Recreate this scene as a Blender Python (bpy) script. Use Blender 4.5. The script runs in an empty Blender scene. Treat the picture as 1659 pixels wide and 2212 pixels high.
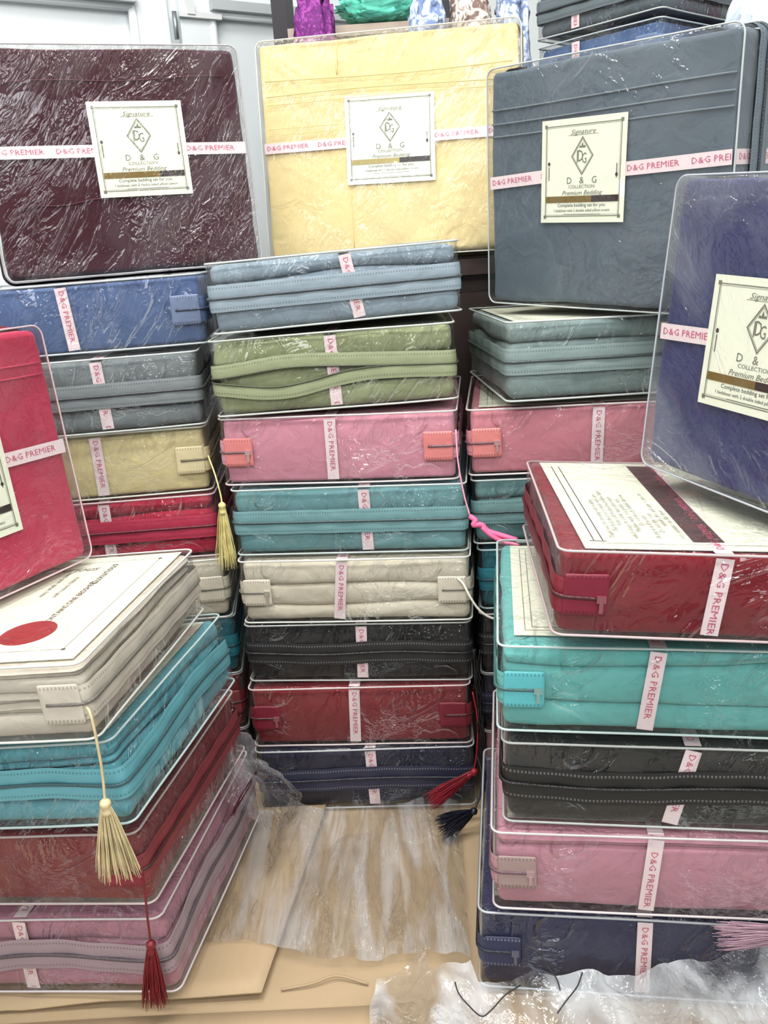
import bpy, math, random
import numpy as np
from mathutils import Matrix, Vector, Euler
PI = math.pi
S = bpy.context.scene
COL = S.collection

# ------------------------------------------------------------------ camera
FPX, PITCH, ROLL, CAMH = 1873.12, 0.30048, 0.06745, 0.8874
def setup_camera():
    F = Vector((0, math.cos(PITCH), -math.sin(PITCH)))
    U0 = Vector((0, math.sin(PITCH), math.cos(PITCH))); X = Vector((1, 0, 0))
    U = math.cos(ROLL)*U0 + math.sin(ROLL)*X
    R = math.cos(ROLL)*X - math.sin(ROLL)*U0
    cd = bpy.data.cameras.new('camera'); c = bpy.data.objects.new('camera', cd); COL.objects.link(c)
    m = Matrix(((R.x, U.x, -F.x, 0), (R.y, U.y, -F.y, 0), (R.z, U.z, -F.z, CAMH), (0, 0, 0, 1)))
    c.matrix_world = m
    cd.sensor_fit = 'VERTICAL'; cd.sensor_height = 36; cd.sensor_width = 27
    cd.lens = FPX/2212*36; cd.clip_start = .02; cd.clip_end = 30
    S.camera = c
setup_camera()
# ------------------------------------------------------------------ world, lights, exposure
w = bpy.data.worlds.new('World'); S.world = w; w.use_nodes = True
w.node_tree.nodes['Background'].inputs[0].default_value = (.75, .85, 1, 1)
w.node_tree.nodes['Background'].inputs[1].default_value = .3
S.view_settings.view_transform = 'Standard'; S.view_settings.look = 'None'
S.view_settings.gamma = 1; S.view_settings.use_curve_mapping = False
S.view_settings.exposure = 0.12
def area(name, loc, rot, sx, sy, power, col):
    ld = bpy.data.lights.new(name, 'AREA'); ld.shape = 'RECTANGLE'; ld.size = sx; ld.size_y = sy
    ld.energy = power; ld.color = col
    o = bpy.data.objects.new(name, ld); COL.objects.link(o); o.location = loc; o.rotation_euler = rot
LAMPS = [(-.55, .35, 2.5), (.75, .35, 2.5), (.1, -1.0, 2.5), (-.35, 1.2, 2.5)]  # the last lamp is added, unseen, to brighten the doors and pack tops
for lx, ly, lz in LAMPS:
    area('ceiling_lamp_light', (lx, ly, lz-.06), (0, 0, 0), .95, .28, 17, (1, .985, .95))
# added fill light, high and unseen behind the camera
area('front_fill_light', (-.1, -1.75, 2.2), (math.radians(64), 0, 0), 2.4, .55, 44, (.93, .97, 1))

# ------------------------------------------------------------------ helpers
def lin(c):
    return tuple((x/255/12.92 if x/255 <= .04045 else ((x/255+.055)/1.055)**2.4) for x in c)
_m = {}
def nodes(name):
    m = bpy.data.materials.new(name); m.use_nodes = True
    nt = m.node_tree; return m, nt, nt.nodes, nt.links, nt.nodes['Principled BSDF']
def mat(name, rgb, rough=.6, metal=0, bump=0, bscale=200, spec=.5, var=0, vscale=8, coat=0, trans=0, alpha=1, stretch=None):
    key = name
    if key in _m: return _m[key]
    m, nt, N, Lk, P = nodes(name)
    c = lin(rgb)+(1,)
    P.inputs['Base Color'].default_value = c
    P.inputs['Roughness'].default_value = rough; P.inputs['Metallic'].default_value = metal
    P.inputs['Specular IOR Level'].default_value = spec
    P.inputs['Coat Weight'].default_value = coat
    P.inputs['Alpha'].default_value = alpha
    tc = N.new('ShaderNodeTexCoord')
    mp = N.new('ShaderNodeMapping'); Lk.new(tc.outputs['Object'], mp.inputs[0])
    if stretch: mp.inputs['Scale'].default_value = stretch
    if var:
        n = N.new('ShaderNodeTexNoise'); n.inputs['Scale'].default_value = vscale; n.inputs['Detail'].default_value = 4
        Lk.new(mp.outputs[0], n.inputs['Vector'])
        r = N.new('ShaderNodeMapRange'); r.inputs[1].default_value = .3; r.inputs[2].default_value = .7
        r.inputs[3].default_value = 1-var; r.inputs[4].default_value = 1+var
        Lk.new(n.outputs[0], r.inputs[0])
        h = N.new('ShaderNodeHueSaturation'); h.inputs['Color'].default_value = c
        Lk.new(r.outputs[0], h.inputs['Value']); Lk.new(h.outputs[0], P.inputs['Base Color'])
    if bump:
        n2 = N.new('ShaderNodeTexNoise'); n2.inputs['Scale'].default_value = bscale; n2.inputs['Detail'].default_value = 3
        Lk.new(mp.outputs[0], n2.inputs['Vector'])
        b = N.new('ShaderNodeBump'); b.inputs['Strength'].default_value = bump; b.inputs['Distance'].default_value = .002
        Lk.new(n2.outputs[0], b.inputs['Height']); Lk.new(b.outputs[0], P.inputs['Normal'])
    _m[key] = m; return m
def fabric(name, rgb):
    if name in _m: return _m[name]
    m, nt, N, Lk, P = nodes(name)
    c = lin(rgb)+(1,)
    P.inputs['Roughness'].default_value = .8; P.inputs['Specular IOR Level'].default_value = .25
    P.inputs['Sheen Weight'].default_value = .15; P.inputs['Sheen Roughness'].default_value = .5
    tc = N.new('ShaderNodeTexCoord')
    n = N.new('ShaderNodeTexNoise'); n.inputs['Scale'].default_value = 9; n.inputs['Detail'].default_value = 5
    Lk.new(tc.outputs['Object'], n.inputs['Vector'])
    r = N.new('ShaderNodeMapRange'); r.inputs[1].default_value = .3; r.inputs[2].default_value = .7
    r.inputs[3].default_value = .93; r.inputs[4].default_value = 1.07; Lk.new(n.outputs[0], r.inputs[0])
    h = N.new('ShaderNodeHueSaturation'); h.inputs['Color'].default_value = c
    Lk.new(r.outputs[0], h.inputs['Value']); Lk.new(h.outputs[0], P.inputs['Base Color'])
    # soft creases + weave
    n1 = N.new('ShaderNodeTexNoise'); n1.inputs['Scale'].default_value = 26; n1.inputs['Detail'].default_value = 3; n1.inputs['Distortion'].default_value = 1.2
    Lk.new(tc.outputs['Object'], n1.inputs['Vector'])
    n2 = N.new('ShaderNodeTexNoise'); n2.inputs['Scale'].default_value = 600
    Lk.new(tc.outputs['Object'], n2.inputs['Vector'])
    b1 = N.new('ShaderNodeBump'); b1.inputs['Strength'].default_value = .5; b1.inputs['Distance'].default_value = .006
    b2 = N.new('ShaderNodeBump'); b2.inputs['Strength'].default_value = .05; b2.inputs['Distance'].default_value = .001
    Lk.new(n1.outputs[0], b1.inputs['Height']); Lk.new(n2.outputs[0], b2.inputs['Height'])
    Lk.new(b1.outputs[0], b2.inputs['Normal']); Lk.new(b2.outputs[0], P.inputs['Normal'])
    _m[name] = m; return m
def tape_mat(name, rgb):
    """woven zipper tape: UV.x in metres along, UV.y 0..1 across; rows of little holes beside the stitching"""
    if name in _m: return _m[name]
    m, nt, N, Lk, P = nodes(name)
    c = lin(rgb)+(1,)
    P.inputs['Roughness'].default_value = .5
    uv = N.new('ShaderNodeTexCoord'); sp = N.new('ShaderNodeSeparateXYZ'); Lk.new(uv.outputs['UV'], sp.inputs[0])
    def mth(op, a, b=None):
        q = N.new('ShaderNodeMath'); q.operation = op
        for i, v in enumerate((a, b)):
            if v is None: continue
            if isinstance(v, (int, float)): q.inputs[i].default_value = v
            else: Lk.new(v, q.inputs[i])
        return q.outputs[0]
    fx = mth('FRACT', mth('MULTIPLY', sp.outputs[0], 240))
    dash = mth('GREATER_THAN', fx, .5)
    ay = mth('ABSOLUTE', mth('SUBTRACT', mth('ABSOLUTE', mth('SUBTRACT', sp.outputs[1], .5)), .37))
    row = mth('LESS_THAN', ay, .034)
    st = mth('MULTIPLY', dash, row)
    mx = N.new('ShaderNodeMix'); mx.data_type = 'RGBA'
    mx.inputs[6].default_value = c; mx.inputs[7].default_value = (tuple(x*.66 for x in c[:3]) if sum(rgb) > 150 else tuple(x+.10 for x in c[:3]))+(1,)
    Lk.new(st, mx.inputs[0]); Lk.new(mx.outputs[2], P.inputs['Base Color'])
    n2 = N.new('ShaderNodeTexNoise'); n2.inputs['Scale'].default_value = 60; Lk.new(uv.outputs['Object'], n2.inputs['Vector'])
    hh = mth('SUBTRACT', n2.outputs[0], mth('MULTIPLY', st, .6))
    b = N.new('ShaderNodeBump'); b.inputs['Strength'].default_value = .7; b.inputs['Distance'].default_value = .002
    Lk.new(hh, b.inputs['Height']); Lk.new(b.outputs[0], P.inputs['Normal'])
    _m[name] = m; return m
def film_mat(name, wr=1.0, tint=(1, 1, 1), haze=.03, scale=1.0, k=1.0, stretch=(1, 1, 1), rot=(0, 0, 0), ramp=(.46, .5, .54)):
    """clear vinyl: transparent, with a wrinkled glossy skin"""
    if name in _m: return _m[name]
    m = bpy.data.materials.new(name); m.use_nodes = True
    nt = m.node_tree; N = nt.nodes; Lk = nt.links; N.clear()
    out = N.new('ShaderNodeOutputMaterial')
    tr = N.new('ShaderNodeBsdfTransparent'); tr.inputs[0].default_value = tuple(.97*t for t in tint)+(1,)
    gl = N.new('ShaderNodeBsdfGlossy'); gl.inputs['Roughness'].default_value = .07
    df = N.new('ShaderNodeBsdfDiffuse'); df.inputs[0].default_value = (.72, .74, .77, 1)
    tc = N.new('ShaderNodeTexCoord'); mp = N.new('ShaderNodeMapping'); Lk.new(tc.outputs['Object'], mp.inputs[0])
    mp.vector_type = 'TEXTURE'; mp.inputs['Scale'].default_value = tuple(1/q for q in stretch); mp.inputs['Rotation'].default_value = rot
    n1 = N.new('ShaderNodeTexNoise'); n1.inputs['Scale'].default_value = 9*scale; n1.inputs['Detail'].default_value = 4; n1.inputs['Distortion'].default_value = 2.2
    n2 = N.new('ShaderNodeTexNoise'); n2.inputs['Scale'].default_value = 34*scale; n2.inputs['Detail'].default_value = 2; n2.inputs['Distortion'].default_value = 3
    Lk.new(mp.outputs[0], n1.inputs['Vector']); Lk.new(mp.outputs[0], n2.inputs['Vector'])
    # sharp creases where the noise crosses one half
    a = N.new('ShaderNodeMath'); a.operation = 'SUBTRACT'; a.inputs[1].default_value = .5; Lk.new(n1.outputs[0], a.inputs[0])
    b = N.new('ShaderNodeMath'); b.operation = 'ABSOLUTE'; Lk.new(a.outputs[0], b.inputs[0])
    c = N.new('ShaderNodeMapRange'); c.inputs[1].default_value = 0; c.inputs[2].default_value = .06; c.inputs[3].default_value = 1; c.inputs[4].default_value = 0
    c.interpolation_type = 'SMOOTHSTEP'; Lk.new(b.outputs[0], c.inputs[0])
    d = N.new('ShaderNodeMath'); d.operation = 'MULTIPLY_ADD'; d.inputs[1].default_value = .9
    Lk.new(n2.outputs[0], d.inputs[0]); Lk.new(c.outputs[0], d.inputs[2])
    e = N.new('ShaderNodeMath'); e.operation = 'MULTIPLY_ADD'; e.inputs[1].default_value = 2.0
    Lk.new(n1.outputs[0], e.inputs[0]); Lk.new(d.outputs[0], e.inputs[2])
    n4 = N.new('ShaderNodeTexNoise'); n4.inputs['Scale'].default_value = 5.5*scale; n4.inputs['Detail'].default_value = 2
    Lk.new(tc.outputs['Object'], n4.inputs['Vector'])
    r4 = N.new('ShaderNodeMapRange'); r4.inputs[1].default_value = .45; r4.inputs[2].default_value = .68; r4.inputs[3].default_value = .35; r4.inputs[4].default_value = 4.0
    Lk.new(n4.outputs[0], r4.inputs[0])
    e2 = N.new('ShaderNodeMath'); e2.operation = 'MULTIPLY'; Lk.new(e.outputs[0], e2.inputs[0]); Lk.new(r4.outputs[0], e2.inputs[1]); e = e2
    bp = N.new('ShaderNodeBump'); bp.inputs['Strength'].default_value = min(1, .6*wr); bp.inputs['Distance'].default_value = .0016*wr
    Lk.new(e.outputs[0], bp.inputs['Height'])
    Lk.new(bp.outputs[0], gl.inputs['Normal'])
    fr = N.new('ShaderNodeFresnel'); fr.inputs['IOR'].default_value = 1.5; Lk.new(bp.outputs[0], fr.inputs['Normal'])
    fm = N.new('ShaderNodeMath'); fm.operation = 'MULTIPLY'; fm.inputs[1].default_value = 1.15*k; fm.use_clamp = True; Lk.new(fr.outputs[0], fm.inputs[0])
    fc = N.new('ShaderNodeMath'); fc.operation = 'MINIMUM'; fc.inputs[1].default_value = .34; Lk.new(fm.outputs[0], fc.inputs[0]); fm = fc
    # haze: milky film and its pale reflections, painted as diffuse white patches
    n3 = N.new('ShaderNodeTexNoise'); n3.inputs['Scale'].default_value = 7*scale; n3.inputs['Detail'].default_value = 6; n3.inputs['Distortion'].default_value = 1
    Lk.new(mp.outputs[0], n3.inputs['Vector'])
    r3 = N.new('ShaderNodeMapRange'); r3.inputs[1].default_value = .45; r3.inputs[2].default_value = .62; r3.inputs[3].default_value = haze*.1; r3.inputs[4].default_value = haze*1.4
    Lk.new(n3.outputs[0], r3.inputs[0])
    m1 = N.new('ShaderNodeMixShader'); Lk.new(r3.outputs[0], m1.inputs[0]); Lk.new(tr.outputs[0], m1.inputs[1]); Lk.new(df.outputs[0], m1.inputs[2])
    m2 = N.new('ShaderNodeMixShader'); Lk.new(fm.outputs[0], m2.inputs[0]); Lk.new(m1.outputs[0], m2.inputs[1]); Lk.new(gl.outputs[0], m2.inputs[2])
    Lk.new(m2.outputs[0], out.inputs['Surface'])
    _m[name] = m; return m

def mesh(name, verts, faces, m, parent=None, smooth=True, uvs=None):
    me = bpy.data.meshes.new(name)
    me.from_pydata([tuple(map(float, v)) for v in verts], [], [tuple(int(i) for i in f) for f in faces])
    if smooth: me.polygons.foreach_set('use_smooth', [True]*len(me.polygons))
    if uvs is not None:
        ul = me.uv_layers.new(name='UVMap'); li = np.zeros(len(me.loops), dtype=np.int32)
        me.loops.foreach_get('vertex_index', li)
        ul.data.foreach_set('uv', np.asarray(uvs, dtype=np.float32)[li].ravel())
    if m is not None: me.materials.append(m)
    me.update()
    o = bpy.data.objects.new(name, me); COL.objects.link(o)
    if parent is not None: o.parent = parent
    return o
def empty(name, M, label, cat, group=None):
    o = bpy.data.objects.new(name, None); COL.objects.link(o); o.empty_display_size = .05
    o.matrix_world = M; tag(o, label, cat, group); return o
def tag(o, label, cat, group=None, kind=None):
    o['label'] = label
    if cat: o['category'] = cat
    if group: o['group'] = group
    if kind: o['kind'] = kind
    return o
class Geo:
    def __init__(s): s.v = []; s.f = []
    def add(s, v, f):
        b = len(s.v); s.v += [tuple(map(float, q)) for q in v]; s.f += [tuple(i+b for i in g) for g in f]; return s
    def box(s, c, d, M=None):
        x, y, z = c; a, b, e = d[0]/2, d[1]/2, d[2]/2
        v = [(x+i*a, y+j*b, z+k*e) for i in (-1, 1) for j in (-1, 1) for k in (-1, 1)]
        if M is not None: v = [tuple(M @ Vector(q)) for q in v]
        return s.add(v, [(0, 1, 3, 2), (4, 6, 7, 5), (0, 4, 5, 1), (2, 3, 7, 6), (0, 2, 6, 4), (1, 5, 7, 3)])
    def tube(s, pts, r, n=6, closed=False, caps=True):
        pts = [np.array(p, float) for p in pts]; k = len(pts); rr_ = r if hasattr(r, '__len__') else [r]*k
        V = []; ref = None
        for i, p in enumerate(pts):
            a = pts[(i-1) % k] if (closed or i > 0) else p; b = pts[(i+1) % k] if (closed or i < k-1) else p
            t = b-a; t /= (np.linalg.norm(t)+1e-12)
            if ref is None: ref = np.array([0, 0, 1.]) if abs(t[2]) < .9 else np.array([1., 0, 0])
            u = ref-t*(ref@t); u /= (np.linalg.norm(u)+1e-12); w_ = np.cross(t, u); ref = u
            for j in range(n):
                th = 2*PI*j/n; V.append(p+rr_[i]*(math.cos(th)*u+math.sin(th)*w_))
        Fc = []
        for i in range(k if closed else k-1):
            i2 = (i+1) % k
            for j in range(n):
                Fc.append((i*n+j, i*n+(j+1) % n, i2*n+(j+1) % n, i2*n+j))
        if caps and not closed:
            Fc.append(tuple(range(n))[::-1]); Fc.append(tuple((k-1)*n+j for j in range(n)))
        return s.add(V, Fc)
    def build(s, name, m, parent=None, smooth=False): return mesh(name, s.v, s.f, m, parent, smooth)
def spline(pts, n=6):
    P = [np.array(p, float) for p in pts]; P = [2*P[0]-P[1]]+P+[2*P[-1]-P[-2]]; out = []
    for i in range(1, len(P)-2):
        for t in np.linspace(0, 1, n, endpoint=False):
            a, b, c, d = P[i-1:i+3]
            out.append(.5*((2*b)+(c-a)*t+(2*a-5*b+4*c-d)*t*t+(3*b-a-3*c+d)*t**3))
    out.append(P[-2]); return out
class SN:
    """smooth noise: sums of random sines, seeded"""
    def __init__(s, seed, freq, octaves=3):
        r = np.random.RandomState(seed); s.t = []
        for o in range(octaves):
            for _ in range(5):
                d = r.normal(size=3); d /= np.linalg.norm(d)
                s.t.append((d*freq*(1.9**o)*(0.7+.6*r.rand()), r.rand()*6.28, .55**o))
        s.n = math.sqrt(sum(a*a for _, _, a in s.t)/2)
    def __call__(s, p):
        p = np.atleast_2d(p); v = np.zeros(len(p))
        for k, ph, a in s.t: v += a*np.sin(p@k*6.28+ph)
        return v/s.n/1.6
def rr(wd, dp, r, step=.013):
    """rounded rectangle, counter-clockwise from the middle of the front side (y-). points, normals"""
    hw, hd = wd/2, dp/2; P = []; Nn = []
    def side(a, b, n):
        k = max(1, int(round(math.dist(a, b)/step)))
        for i in range(k): P.append((a[0]+(b[0]-a[0])*i/k, a[1]+(b[1]-a[1])*i/k)); Nn.append(n)
    def arc(cx, cy, a0):
        for i in range(5):
            a = a0+PI/2*i/5; P.append((cx+r*math.cos(a), cy+r*math.sin(a))); Nn.append((math.cos(a), math.sin(a)))
    side((0, -hd), (hw-r, -hd), (0, -1)); arc(hw-r, -hd+r, -PI/2)
    side((hw, -hd+r), (hw, hd-r), (1, 0)); arc(hw-r, hd-r, 0)
    side((hw-r, hd), (-hw+r, hd), (0, 1)); arc(-hw+r, hd-r, PI/2)
    side((-hw, hd-r), (-hw, -hd+r), (-1, 0)); arc(-hw+r, -hd+r, PI)
    side((-hw+r, -hd), (0, -hd), (0, -1))
    return np.array(P), np.array(Nn)
def slab(wd, dp, r, zb, zt, er, seed, amp=.001, freq=9, step=.013, caps=(1, .93, .72, .4, .12), arcn=3, bulge=0, mid=0, capamp=None, topfn=None):
    """soft rounded slab; zb, zt functions of (x,y) arrays"""
    P, Nn = rr(wd, dp, r, step); n = len(P)
    noise = SN(seed, freq); V = []
    prof = []
    for i in range(arcn+1):
        a = PI/2*i/arcn; prof.append((er*(1-math.sin(a)), ('b', er*(1-math.cos(a)))))
    prof.append((-mid, ('m', .5)))
    for i in range(arcn, -1, -1):
        a = PI/2*i/arcn; prof.append((er*(1-math.sin(a)), ('t', er*(1-math.cos(a)))))
    capamp = amp if capamp is None else capamp
    x, y = P[:, 0], P[:, 1]
    def cap(s, top):
        q = (P-Nn*er)*s; z = (zt if top else zb)(q[:, 0], q[:, 1]); sg = 1 if top else -1
        z = z+sg*bulge*(1-s**3)
        if top and topfn is not None: z = z+topfn(q[:, 0], q[:, 1])
        d = noise(np.column_stack([q, z*0+(.3 if top else 0)]))*capamp*min(1, (1-s)*8)
        V.extend(np.column_stack([q, z+sg*(d if top else 0)]))
    V.append((0, 0, float(zb(np.zeros(1), np.zeros(1))[0])-bulge))
    for s in sorted(caps[1:]): cap(s, False)
    for ins, (kd, off) in prof:
        q = P-Nn*ins; b_, t_ = zb(x, y), zt(x, y)
        z = b_+off if kd == 'b' else (t_-off if kd == 't' else (b_+t_)/2)
        d = noise(np.column_stack([q, z*2]))*amp
        qq = q+Nn*d[:, None]
        V.extend(np.column_stack([qq, z]))
    for s in sorted(caps[1:], reverse=True): cap(s, True)
    zc = float(zt(np.zeros(1), np.zeros(1))[0])+bulge
    V.append((0, 0, zc+(float(topfn(np.zeros(1), np.zeros(1))[0]) if topfn else 0)))
    nr = 2*(len(caps)-1)+len(prof); Fc = []
    for j in range(n): Fc.append((0, 1+(j+1) % n, 1+j))
    for i in range(nr-1):
        a = 1+i*n; b = a+n
        for j in range(n): Fc.append((a+j, a+(j+1) % n, b+(j+1) % n, b+j))
    a = 1+(nr-1)*n; e = a+n
    for j in range(n): Fc.append((a+j, a+(j+1) % n, e))
    return V, Fc
def const(z): return lambda x, y: np.zeros_like(x)+z

_tc = {}
def text2d(s, size=1, align='CENTER', shear=0, res=2):
    k = (s, align, shear, res)
    if k not in _tc:
        cu = bpy.data.curves.new('t', 'FONT'); cu.body = s; cu.align_x = align; cu.align_y = 'CENTER'; cu.shear = shear
        cu.resolution_u = res; cu.size = 1
        o = bpy.data.objects.new('t', cu); COL.objects.link(o)
        dg = bpy.context.evaluated_depsgraph_get(); me = bpy.data.meshes.new_from_object(o.evaluated_get(dg))
        _tc[k] = (np.array([v.co[:2] for v in me.vertices]).reshape(-1, 2), [tuple(p.vertices) for p in me.polygons])
        bpy.data.objects.remove(o); bpy.data.curves.remove(cu); bpy.data.meshes.remove(me)
    v, f = _tc[k]; return v*size, f

# ------------------------------------------------------------------ palette / shared materials
M_card = mat('card_paper', (236, 238, 218), .45, spec=.4, coat=.15)
M_ink = mat('ink_grey', (112, 112, 98), .6)
M_inkl = mat('ink_faint', (160, 164, 152), .6)
M_inkd = mat('ink_dark', (50, 48, 42), .6)
M_gold = mat('band_gold', (128, 104, 48), .35, metal=.3)
M_goldp = mat('band_pale_gold', (165, 150, 92), .35, metal=.2)
M_brown = mat('band_brown', (44, 28, 20), .35)
M_brown2 = mat('band_plum', (84, 62, 62), .4)
M_redink = mat('ink_red', (150, 32, 36), .5)
M_rib = mat('ribbon_satin', (236, 218, 220), .3, spec=.6)
M_ribt = mat('ribbon_ink', (196, 84, 116), .5)
M_film = film_mat('vinyl_film', 2.0, haze=.010)
M_film2 = film_mat('vinyl_film_loose', 2.3, haze=.016, scale=.8, rot=(.3, .5, .8), stretch=(1, 1, .6))
M_filmS = film_mat('vinyl_film_smooth', .9, haze=.02, scale=.9)
M_filmB = film_mat('vinyl_film_diagonal', 1.35, haze=.022, scale=.9, rot=(0, 0, -.65), stretch=(2.4, .7, 1))
FAB = dict(burg=(60, 15, 30), cream=(232, 212, 156), slate=(88, 100, 110), navy=(40, 44, 92), magenta=(182, 48, 80),
  blue=(78, 98, 138), greyL=(112, 120, 122), yellow=(212, 198, 148), crimson=(170, 34, 62), beige=(208, 200, 180),
  mist=(132, 148, 160), green=(140, 148, 110), pink=(206, 140, 156), teal=(104, 148, 152), black=(18, 18, 20),
  wine=(122, 30, 38), ink=(24, 26, 50), sea=(122, 140, 138), pinkR=(204, 130, 142), tealR=(96, 134, 134), peacock=(20, 104, 118),
  red=(122, 16, 32), turq=(100, 176, 172), char=(40, 40, 38), dusty=(184, 130, 144), indigo=(34, 38, 72), linen=(196, 187, 172),
  turqG=(88, 158, 170), wineG=(124, 38, 44), lilac=(176, 122, 140), brown=(52, 42, 40), blueH=(74, 100, 142), greyH=(82, 92, 98))
def fab(k): return fabric('fabric_'+k, FAB[k])
def mixc(a, b, t): return tuple(a[i]*(1-t)+b[i]*t for i in range(3))

POSE = {
 'C1':[-0.0478, 1.3897, 0, -0.0715, 0, -0.0012, 0, 0.3562, 0.3301, 0.1111],
 'C2':[-0.046, 1.4007, 0.1112, -0.091, 0, 0, 0, 0.3561, 0.3301, 0.106],
 'C3':[-0.0412, 1.4142, 0.2194, -0.0985, 0, 0.0106, 0, 0.3589, 0.3299, 0.1011],
 'C4':[-0.0344, 1.411, 0.3238, -0.125, 0, 0.0027, 0, 0.3602, 0.3301, 0.106],
 'C5':[-0.035, 1.4258, 0.4325, -0.125, 0, 0.0049, 0, 0.3603, 0.3299, 0.1082],
 'C6':[-0.0439, 1.4366, 0.5441, -0.1219, 0.0013, 0.0067, 0, 0.3591, 0.33, 0.1057],
 'C7':[-0.0526, 1.4426, 0.6563, -0.0375, -0.0013, -0.0176, 0, 0.3595, 0.33, 0.1141],
 'C8':[-0.0524, 1.4386, 0.78, 0.0327, -0.0007, -0.0281, 0, 0.3618, 0.306, 0.1009],
 'L1':[-0.4574, 1.473, 0, 0.0873, 0, 0, 0, 0.37, 0.33, 0.1052],
 'L2':[-0.4574, 1.4728, 0.1047, 0.0873, 0, 0, 0, 0.37, 0.33, 0.1054],
 'L3':[-0.4575, 1.4723, 0.2099, 0.0873, 0, 0, 0, 0.37, 0.33, 0.1059],
 'L4':[-0.4576, 1.4714, 0.3161, 0.0662, 0, 0, 0, 0.3701, 0.3302, 0.1047],
 'L5':[-0.457, 1.4847, 0.4221, 0.0268, 0, -0.0016, 0, 0.3701, 0.3299, 0.1047],
 'L6':[-0.4679, 1.489, 0.5287, 0.0755, 0, 0.0022, 0, 0.3699, 0.3299, 0.1049],
 'L7':[-0.4651, 1.4743, 0.6363, 0.0924, 0, -0.0057, 0, 0.37, 0.3303, 0.1141],
 'L8':[-0.4611, 1.5053, 0.7554, 0.0653, -0.0008, -0.0112, 0, 0.4, 0.3298, 0.1048],
 'R1':[0.3407, 1.3998, 0, -0.1396, 0, 0, 0, 0.36, 0.33, 0.1061],
 'R2':[0.3406, 1.3991, 0.106, -0.1396, 0, 0, 0, 0.36, 0.33, 0.1063],
 'R3':[0.3404, 1.3974, 0.2126, -0.1391, 0, 0, 0, 0.36, 0.3301, 0.1069],
 'R4':[0.3449, 1.4098, 0.324, -0.1398, 0, -0.0205, 0, 0.36, 0.33, 0.1018],
 'R5':[0.3380, 1.4101, 0.4333, -0.1398, 0.0011, -0.0133, 0, 0.3601, 0.33, 0.1037],
 'R6':[0.3348, 1.4075, 0.5431, -0.1431, 0.0026, -0.0087, 0, 0.3603, 0.33, 0.1028],
 'R7':[0.3586, 1.4031, 0.6539, 0.0476, -0.0066, 0.0151, 0, 0.3598, 0.3296, 0.1136],
 'F1':[0.3121, 0.983, 0.0049, -0.1505, 0.0087, 0.0153, 0, 0.4201, 0.3405, 0.1155],
 'F2':[0.3302, 0.9709, 0.1278, -0.1486, -0.0008, 0.0045, 0, 0.42, 0.3301, 0.1085],
 'F3':[0.3474, 0.9762, 0.2411, -0.161, 0.0026, 0.0068, 0, 0.42, 0.33, 0.1056],
 'F4':[0.3416, 0.9833, 0.3578, -0.1417, 0.0072, 0.0283, 0, 0.4201, 0.3348, 0.1055],
 'F5':[0.3829, 0.9377, 0.4892, -0.0836, 0.0129, 0.0738, 0, 0.4199, 0.3375, 0.093],
 'G1':[-0.4351, 1.0467, 0.0156, -0.1695, 0, -0.0867, 0, 0.36, 0.353, 0.1128],
 'G2':[-0.4402, 1.0263, 0.1577, -0.1894, -0.0051, -0.0871, 0, 0.3594, 0.3323, 0.0978],
 'G3':[-0.4345, 0.993, 0.2885, -0.1993, -0.0054, -0.1052, 0, 0.3593, 0.3263, 0.1031],
 'G4':[-0.4553, 0.9608, 0.4181, -0.152, -0.001, -0.0579, 0, 0.3597, 0.3292, 0.0867],
 'SB':[-0.3985, 1.523, 1.0248, 0.3791, 1.5208, 0, 0.01, 0.392, 0.323, 0.11],
 'SY':[0.0690, 1.746, 1.0390, -0.1503, 1.4686, 0, -0.0043, 0.460, 0.373, 0.105],
 'SG':[0.401, 1.3212, 0.9462, -0.876, 1.5896, 0, -0.0408, 0.3942, 0.3305, 0.11],
 'SN':[0.5038, 0.861, 0.7551, -1.1695, 1.4968, 0, -0.0641, 0.3999, 0.3214, 0.11],
 'SM':[-0.5903, 0.9736, 0.6585, 1.0773, 1.4987, 0, 0.0007, 0.3999, 0.3034, 0.1097],
 'SG2':[0.494, 1.399, 0.9462, -0.876, 1.5896, 0, -0.02, 0.3942, 0.3305, 0.11],
 'H1':[0.567, 1.852, 0.854, -0.876, 0, 0, 0, 0.27, 0.33, 0.092],
 'H2':[0.567, 1.852, 0.947, -0.876, 0, 0, 0, 0.27, 0.33, 0.092],
 'H3':[0.567, 1.852, 1.040, -0.876, 0, 0, 0, 0.27, 0.33, 0.092],
 'H4':[0.567, 1.852, 1.133, -0.876, 0, 0, 0, 0.27, 0.33, 0.092],
 'H5':[0.565, 1.854, 1.236, -0.860, 0, 0, 0, 0.27, 0.33, 0.092],
}
def pose(k):
    x, y, z, yaw, a, b, c = POSE[k][:7]
    return Matrix.Translation((x, y, z)) @ Matrix.Rotation(yaw, 4, 'Z') @ Matrix.Rotation(a, 4, 'X') @ Matrix.Rotation(b, 4, 'Y') @ Matrix.Rotation(c, 4, 'Z')

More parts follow.
